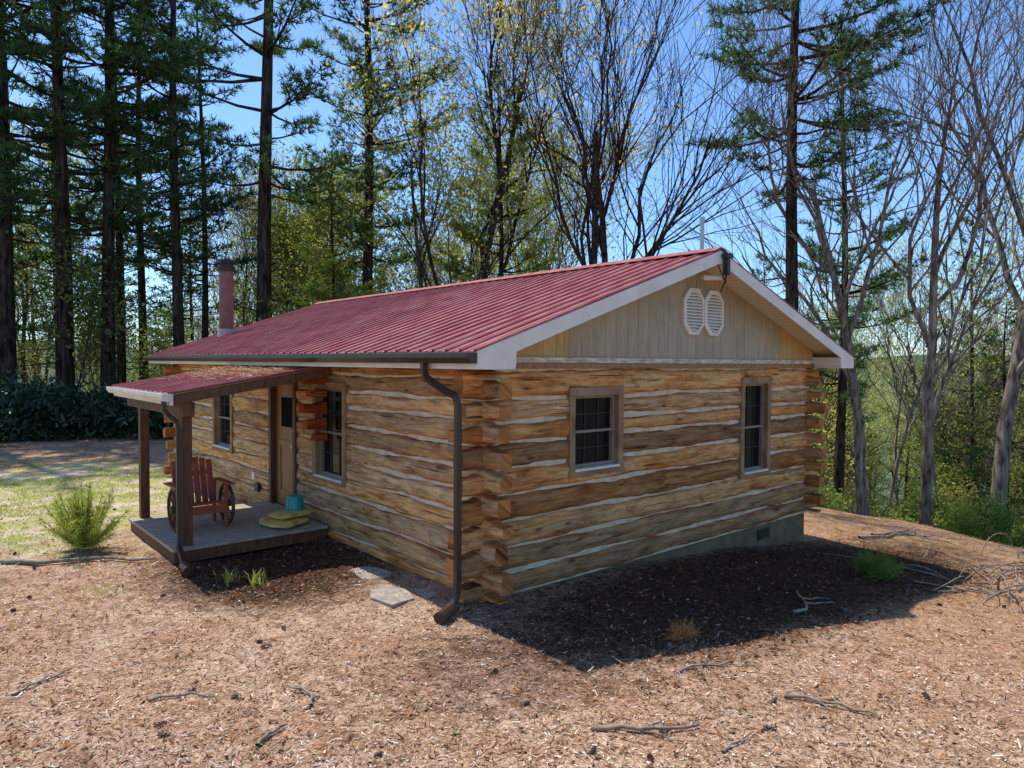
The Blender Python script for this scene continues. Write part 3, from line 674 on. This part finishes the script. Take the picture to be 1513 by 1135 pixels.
dOak=decid(19,16,.20,'bark','bud',1200,.08,fork=.28,levels=4,spread=.62,rk=(.46,.66),lr=(.5,.72),stems=2,minr=.007); dDark=decid(20,15,.15,'bark',None,fork=.35,levels=4,spread=.6)
def tree(name,me,x,y,rot=0,s=1.0): return obj(name,me,(x,y,g1(x,y)),rot,s)
for (me,x,y,r,s) in ((pB,-1.64,26.3,.3,1.15),(fC,-1.15,31,1,1.3),(pA,.14,26.1,2,1.25),(fA,.9,30,3,1.15),(pA,1.65,26.1,4.2,1.2),(fB,2.9,30,5,1.0),(fB,4.3,32.0,0,1.0),
    (fA,5.9,28,1.3,.9),(pB,6.4,22.0,2.5,1.22),(pA,10.7,21.7,3.3,1.2),(pD,14.7,4.3,2.6,.95),(pA,21.7,6.1,2.2,.85),(pB,-3.6,24.5,4,1.05),(pA,4.0,25.0,.9,1.05)):
    tree('pine_tree',me,x,y,r,s)
tree('young_pine_tree',pL,12.9,15.2,0,.86); tree('young_pine_tree',pL,20.5,26,2,1.1); tree('young_pine_tree',pL,8.9,21,1,.7)
tree('budding_maple_tree',dBud,10.7,15.7,0,1.05); tree('bare_oak_tree',dOak,13.8,10.3,1,1.0)
tree('bare_oak_tree',dBare,16.3,2.9,.4,.85); tree('bare_oak_tree',dBare2,17.6,1.8,2.2,1.15); tree('bare_oak_tree',dBare,20.2,.84,3.5,1.15)
tree('spring_leaf_tree',dYel,24,-1.5,.3,.9); tree('spring_leaf_tree',dYel,11.3,17.8,1.3,1.0); tree('spring_leaf_tree',dYel,15.8,16.5,3.3,.9)
df=empty('distant_forest'); R=np.random.default_rng(77)
def place(me,k,d,s):
    x=CAM[0]+d*(.653+.757*k); y=CAM[1]+d*(.757-.653*k); o=obj('forest_tree',me,(x,y,g1(x,y)),R.uniform(0,6.28),s,df)
for i in range(115):
    k=R.uniform(-1.1,1.1); d=R.uniform(34,80)
    if k<-.05: me=[fA,fB,fB,dThin,fL_,dThin,dGrn,dDark,dThin,dYel][R.integers(0,10)]; s=R.uniform(.75,1.15)
    elif k<.3: me=[fL_,fL_,dBare2,dYel,dThin,dDark,dGrn][R.integers(0,7)]; s=R.uniform(.7,1.05)
    else: me=[dDark,dBare2,dGrn,fL_,dYel,fA,dBare2,dThin,fL_][R.integers(0,9)]; s=R.uniform(.75,1.15)
    place(me,k,d,s)
for i in range(15):
    k=R.uniform(.35,1.05); place([dGrn,dYel,fL_][i%3],k,R.uniform(38,70),R.uniform(.8,1.1))
for i in range(90):
    k=R.uniform(-1.1,1.1); d=R.uniform(27,55)
    if k>-.1 and d<29: d+=6
    place([dSap,dSap2,dThin,dSap][R.integers(0,4)],k,d,R.uniform(.7,1.5))
def shrub(seed,n,rx,ry,rz,leaf,ls,wd=.5,clumps=30,stems=True):
    r=np.random.default_rng(seed);A=Acc()
    C=r.normal(size=(clumps,3));C/=np.linalg.norm(C,axis=1)[:,None];C*=r.uniform(.35,1,(clumps,1))**.5
    C=C*[rx,ry,rz];C[:,2]=abs(C[:,2])*1.0+.05*rz
    if stems:
        for c in C[:40]: A.tube([[c[0]*.1,c[1]*.1,-.1],c*[.5,.5,.6],c],[.02,.012,.004],3,0)
    idx=r.integers(0,clumps,n); P=C[idx]+r.normal(size=(n,3))*np.array([rx,ry,rz])*.17; D=r.normal(size=(n,3))+(C[idx]/[rx,ry,rz])*.8+[0,0,.2];D/=np.linalg.norm(D,axis=1)[:,None]
    P[:,2]=np.maximum(P[:,2],.03)
    A.blades(P,D,ls*r.uniform(.6,1.2,n),ls*wd,1,np.clip(r.random(clumps)[idx]*.6+r.random(n)*.4,0,1),.5)
    return A.mesh('shrub%d'%seed,['twig',leaf])
rh=[shrub(31,5000,2.2,1.6,1.2,'rhodo',.18,.35),shrub(32,4500,1.8,1.6,1.4,'rhodo',.18,.35)]
for i,(x,y) in enumerate(((-4.3,19.5),(-1.6,21.3),(1.2,20.8),(-6.5,20.5),(3.8,21.8),(-3,23),(.2,23.5),(6.5,23.5),(9,21),(3,24))): obj('rhododendron_bush',rh[i%2],(x,y,g1(x,y)-.1),i*1.3,1+.15*(i%3))
gs=shrub(33,4500,1.3,1.3,1.5,'leaf_g',.13,.5); ps=shrub(34,6000,1.2,1.2,1.5,'needle_lt',.18,.14)
for i,(me,x,y,s) in enumerate(((gs,19.5,-.5,.9),(ps,17.2,.4,.9),(ps,18.0,-1.6,1.0),(gs,15.8,6.8,.8),(ps,15.5,4.6,.7),(gs,20.5,3,1.1),(gs,16.8,-2.8,.9),(gs,19,6,1.1))): obj('evergreen_shrub' if me is ps else 'green_shrub',me,(x,y,g1(x,y)-.1),i*1.1,s)
def seedling(seed):
    r=np.random.default_rng(seed);A=Acc();TP=[];TD=[]
    for i in range(80):
        az=r.uniform(0,6.28);el=r.uniform(.1,1.5);l=r.uniform(.3,.58)*(.8+.25*math.sin(el));d=np.array([math.cos(az)*math.cos(el),math.sin(az)*math.cos(el),math.sin(el)])
        s=np.linspace(0,1,5)[:,None];P=d*l*s+[0,0,.04]+np.array([0,0,.1])*s**2;A.tube(P,np.linspace(.006,.002,5),3,0)
        for u in np.linspace(.3,1,8): TP.append([np.interp(u,s[:,0],P[:,j]) for j in range(3)]);TD.append(d+r.normal(size=3)*.25)
    TP=np.array(TP);TD=np.array(TD);nb=13;P=np.repeat(TP,nb,0);D=np.repeat(TD,nb,0)*.6+r.normal(size=(len(P),3))*.6+[0,0,.15];D/=np.linalg.norm(D,axis=1)[:,None]
    A.blades(P,D,.085*r.uniform(.6,1.2,len(P)),.007,1,np.clip(np.repeat(r.random(len(TP)),nb)*.5+.5*r.random(len(P)),0,1),.3)
    return A.mesh('seedling%d'%seed,['twig','grass'])
obj('young_conifer_bush',seedling(35),(-2.75,4.75,g1(-2.75,4.75)),0,1.15)
def tuft(seed,n,h,w=.014,spread=.5,rad=.05,m='grass'):
    r=np.random.default_rng(seed);A=Acc();P=np.c_[r.normal(size=(n,2))*rad,np.zeros(n)]
    D=np.c_[r.normal(size=(n,2))*spread*.5,np.ones(n)];D/=np.linalg.norm(D,axis=1)[:,None]
    ln=h*r.uniform(.5,1,n); A.blades(P,D,ln*.6,w,0,r.random(n),.9); 
    P2=P+D*(ln*.6)[:,None];D2=D+np.c_[r.normal(size=(n,2))*spread*.6,-.25*np.ones(n)];D2/=np.linalg.norm(D2,axis=1)[:,None]
    A.blades(P2,D2,ln*.5,w*.8,0,r.random(n),.2); return A.mesh('tuft%d'%seed,[m],())
for i,(x,y) in enumerate(((-1.72,2.40),(-1.50,2.16))): obj('daffodil_leaves',tuft(40+i,24,.20),(x,y,g1(x,y)))
# ------------------------------------------------------------ ground scatter
def region(n,dmin,dmax,pw,seed,kmax=1.0):
    r=np.random.default_rng(seed); d=dmin+(dmax-dmin)*r.random(n)**pw; k=r.uniform(-kmax,kmax,n)
    x=CAM[0]+d*(.653+.757*k);y=CAM[1]+d*(.757-.653*k)
    ok=~((x>-.03)&(x<W+.03)&(y>-.03)&(y<L))&~((x>-2.1)&(x<0)&(y>3.38)&(y<5.7))
    return x[ok],y[ok],r
def shade_darkf(x,y): return np.maximum(np.exp(-(((x-4.2)/4.6)**2+((y+1.2)/1.3)**2)**2),.8*np.exp(-(((x+1.1)/.95)**2+((y-2.6)/1.1)**2)**2))[:,None]  # darkens litter where cabin and porch shade falls: dark leaves plus painted shadow
pal=np.array([(.46,.29,.18),(.56,.37,.25),(.34,.195,.115),(.74,.58,.44),(.88,.77,.63),(.085,.042,.024),(.42,.19,.085),(.19,.10,.055)])
A=Acc(); x,y,r=region(105000,2.6,16,1.3,50); n=len(x)
P=np.c_[x,y,gz(x,y)+r.uniform(.001,.010,n)]; D=np.c_[r.normal(size=(n,2)),r.normal(size=n)*.12];D/=np.linalg.norm(D,axis=1)[:,None]
up_=r.random(n)<.2; P[up_,2]+=.012; D[up_,2]+=.2
U=np.c_[r.normal(size=(n,2))*.25,np.ones(n)]
ci=r.choice(len(pal),n,p=[.15,.13,.14,.13,.11,.15,.07,.12]); col=pal[ci]*r.uniform(.75,1.1,(n,1))
pt=(.5+.5*np.sin(x*2.1+1.3*np.sin(y*1.7))*np.sin(y*2.6+x*.7))[:,None]; col=col*(.74+.38*pt)
dark=shade_darkf(x,y); right=np.clip((x-2)/6,0,1)[:,None]; col=col*(1-right*.5)+np.array([.50,.28,.13])*right*.5*r.uniform(.5,1.2,(n,1)); col=col*(1-.90*dark)
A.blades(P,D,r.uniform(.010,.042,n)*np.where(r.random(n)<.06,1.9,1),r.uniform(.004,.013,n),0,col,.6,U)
x,y,r=region(42000,2.6,12,1.3,51); n=len(x)
P=np.c_[x,y,gz(x,y)+r.uniform(.001,.012,n)]; D=np.c_[r.normal(size=(n,2)),r.normal(size=n)*.06];D/=np.linalg.norm(D,axis=1)[:,None]
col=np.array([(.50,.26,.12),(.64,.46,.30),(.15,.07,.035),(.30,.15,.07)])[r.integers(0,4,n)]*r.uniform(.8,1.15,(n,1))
A.blades(P,D,r.uniform(.05,.13,n),.0032,0,col*(1-.88*shade_darkf(x,y)),.5,np.c_[r.normal(size=(n,2))*.2,np.ones(n)])
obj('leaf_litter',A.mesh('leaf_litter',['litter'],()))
A=Acc(); r=np.random.default_rng(52); n=3600
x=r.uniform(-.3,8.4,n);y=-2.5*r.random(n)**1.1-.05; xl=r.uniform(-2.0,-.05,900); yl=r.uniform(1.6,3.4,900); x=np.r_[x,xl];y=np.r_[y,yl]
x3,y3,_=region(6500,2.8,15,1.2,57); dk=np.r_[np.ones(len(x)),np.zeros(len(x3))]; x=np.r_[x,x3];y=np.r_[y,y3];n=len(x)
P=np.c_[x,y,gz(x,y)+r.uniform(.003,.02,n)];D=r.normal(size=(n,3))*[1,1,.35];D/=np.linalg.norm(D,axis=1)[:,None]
col=np.where(dk[:,None]>.5,np.array([(.12,.05,.022),(.06,.028,.016),(.19,.09,.045),(.17,.065,.028)])[r.integers(0,4,n)],np.array([(.30,.15,.075),(.44,.25,.14),(.17,.08,.042),(.40,.17,.07)])[r.integers(0,4,n)])  # dark litter by the walls, its colours deepened to paint the shade there
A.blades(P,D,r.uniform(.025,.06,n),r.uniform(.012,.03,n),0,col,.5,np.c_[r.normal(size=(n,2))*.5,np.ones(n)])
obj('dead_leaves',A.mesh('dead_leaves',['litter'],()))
A=Acc(); r=np.random.default_rng(53); n=42000
x=r.normal(-3.3,3.0,n);y=r.normal(9.8,3.2,n); f=np.sin(x*1.3+1)*np.sin(y*1.1)+.5*np.sin(x*3+y*2)
ok=(f>-.15)&~((x>-.1))&~((x>-2.2)&(y<5.8)); x=x[ok];y=y[ok];n=len(x)
D=np.c_[r.normal(size=(n,2))*.9,np.ones(n)];D/=np.linalg.norm(D,axis=1)[:,None]
A.blades(np.c_[x,y,gz(x,y)],D,r.uniform(.02,.055,n),.012,0,r.random(n),.2)
for (cx,cy,m_,sx) in ((-2.9,3.0,120,.12),(-2.0,-.2,50,.2),(9.8,-.4,500,.7),(10.6,-1.8,400,.7)):
    x=r.normal(cx,sx,m_);y=r.normal(cy,sx,m_);D=np.c_[r.normal(size=(m_,2))*.5,np.ones(m_)];D/=np.linalg.norm(D,axis=1)[:,None]
    A.blades(np.c_[x,y,gz(x,y)],D,r.uniform(.02,.06,m_),.007,0,r.random(m_),.2)
obj('grass',A.mesh('grass',['grass'],()))
A=Acc(); x,y,r=region(60,3.2,12,1.2,54,.85)
for cx,cy in zip(x,y):
    cz=g1(cx,cy)+.015; az=r.uniform(0,6.28);ax=np.array([math.cos(az),math.sin(az),r.uniform(-.1,.2)]);ax=unit(ax); a=unit(np.cross(ax,[0,0,1]));b=np.cross(ax,a)
    l=r.uniform(.05,.10); m_=40; t=(np.arange(m_)+.5)/m_; ph=np.arange(m_)*2.4; rad=.014*np.sin(np.pi*np.clip(t*.85+.12,0,1))
    o=np.cos(ph)[:,None]*a+np.sin(ph)[:,None]*b; P=np.array([cx,cy,cz])+ax*(t[:,None]-.5)*l+o*.004; D=o*.8+ax*.5;D/=np.linalg.norm(D,axis=1)[:,None]
    A.blades(P,D,rad+.006,.013,0,(.5,.5,.5),.7,np.tile(ax,(m_,1)))
obj('pine_cones',A.mesh('pine_cones',['cone'],()))
def stick(x,y,az,l,r0,seed,forks=2):
    r=np.random.default_rng(seed);A=Acc()
    def seg(p,az,l,r0,f):
        P=[p];a=az
        for i in range(7): a+=r.normal()*.28; q=P[-1]+np.array([math.cos(a),math.sin(a),0])*l/7; q[2]=g1(x+q[0],y+q[1])-g1(x,y)+r0+.002+abs(r.normal())*.008; P.append(q)
        A.tube(P,np.linspace(r0,r0*.45,8),6,0)
        for i in range(f): j=r.integers(2,6); seg(P[j],az+r.choice([-1,1])*r.uniform(.4,.9),l*r.uniform(.25,.5),r0*.6,0)
    seg(np.array([0,0,r0]),az,l,r0,forks)
    obj('fallen_branch',A.mesh('stick%d'%seed,['stick']),(x,y,g1(x,y)))
for i,(x,y,az,l,r0,f) in enumerate(((-1.0,-2.45,-.55,.75,.018,3),(.45,-3.05,-1.0,.55,.016,2),(-3.15,-.1,.2,.5,.012,2),(-2.3,-.95,1.1,.42,.015,2),(-2.8,-1.25,.9,.28,.016,1),(-3.9,.6,.8,.5,.011,1),
    (.2,-2.3,-.1,.6,.012,2),(-3.6,4.9,-.75,1.9,.03,0),(8.5,-.2,-.9,2.6,.03,1),(9.3,-.1,-.7,2.0,.03,2),(2.6,-2.0,-.2,.9,.02,2),(5.6,-2.4,-.3,1.2,.018,3),(-.6,-3.2,.3,.4,.010,2),(6.6,-3.4,-.4,1.5,.018,3))):
    stick(x,y,az,l,r0,60+i,f)
A=Acc(); r=np.random.default_rng(90)
for i in range(60):
    x0,y0_=r.normal(7.6,.9),r.normal(-2.7,.6); az=r.uniform(-1.2,.4)+(math.pi if r.random()<.3 else 0); l=r.uniform(.6,2.2);h=r.uniform(.02,.45);s=np.linspace(0,1,9)
    X=x0+math.cos(az)*l*s+.06*np.sin(s*5+i);Y=y0_+math.sin(az)*l*s+.08*np.sin(s*4+i*2);Z=gz(X,Y)+.02+h*np.sin(s*np.pi)*r.uniform(.4,1)
    A.tube(np.c_[X,Y,Z],np.linspace(.014,.004,9)*r.uniform(.5,1.4),4,0)
    if i%2==0: A.tube(np.c_[X[4]+s*.3*r.normal(),Y[4]+s*.3*r.normal(),Z[4]+s*.15],np.linspace(.006,.003,9),3,0)
obj('brush_pile',A.mesh('brush_pile',['stick']))
pb=shrub(36,1500,.38,.28,.16,'needle_lt',.15,.05,18); obj('cut_pine_branch',pb,(5.65,-1.7,g1(5.65,-1.7)+.05))
pn=shrub(37,350,.20,.14,.05,'straw',.15,.04,8); obj('dead_pine_sprig',pn,(.95,-1.75,g1(.95,-1.75)),0,.8)
# ------------------------------------------------------------ camera, light, world
cam=bpy.data.cameras.new('camera'); co=bpy.data.objects.new('camera',cam); sc.collection.objects.link(co); sc.camera=co
yaw,pitch_,roll,f=.8588,.0312,.0056,1036.78
fw=np.array([math.cos(yaw)*math.cos(pitch_),math.sin(yaw)*math.cos(pitch_),-math.sin(pitch_)]);rt=np.array([math.sin(yaw),-math.cos(yaw),0]);up=np.cross(rt,fw)
r2=math.cos(roll)*rt+math.sin(roll)*up;u2=-math.sin(roll)*rt+math.cos(roll)*up
co.matrix_world=Matrix(((r2[0],u2[0],-fw[0],CAM[0]),(r2[1],u2[1],-fw[1],CAM[1]),(r2[2],u2[2],-fw[2],CAM[2]),(0,0,0,1)))
cam.sensor_width=36; cam.lens=f/1513*36; cam.clip_end=3000; cam.clip_start=.05
el=math.radians(62.3); azs=math.atan2(-.18,1.35)
sd=Vector((math.sin(azs)*math.cos(el),math.cos(azs)*math.cos(el),math.sin(el)))
sun=bpy.data.lights.new('sun','SUN'); sun.energy=5.0; sun.angle=math.radians(.5); sun.color=(1,.96,.88)
so=bpy.data.objects.new('sun',sun); sc.collection.objects.link(so); so.rotation_euler=sd.to_track_quat('Z','Y').to_euler(); so.location=(0,0,30)
w=bpy.data.worlds.new('World'); sc.world=w; w.use_nodes=True; nt=w.node_tree; bg=nt.nodes['Background']
sky=nt.nodes.new('ShaderNodeTexSky'); sky.sky_type='NISHITA'; sky.sun_disc=False; sky.sun_elevation=el; sky.sun_rotation=azs; sky.air_density=1.0; sky.dust_density=.5; sky.ozone_density=1.6; sky.altitude=300
nt.links.new(mix(nt,1.0,sky.outputs[0],(.88,1.16,1.48),'MULTIPLY'),bg.inputs[0]); bg.inputs[1].default_value=.15
sc.view_settings.view_transform='Standard'; sc.view_settings.look='None'; sc.view_settings.exposure=0
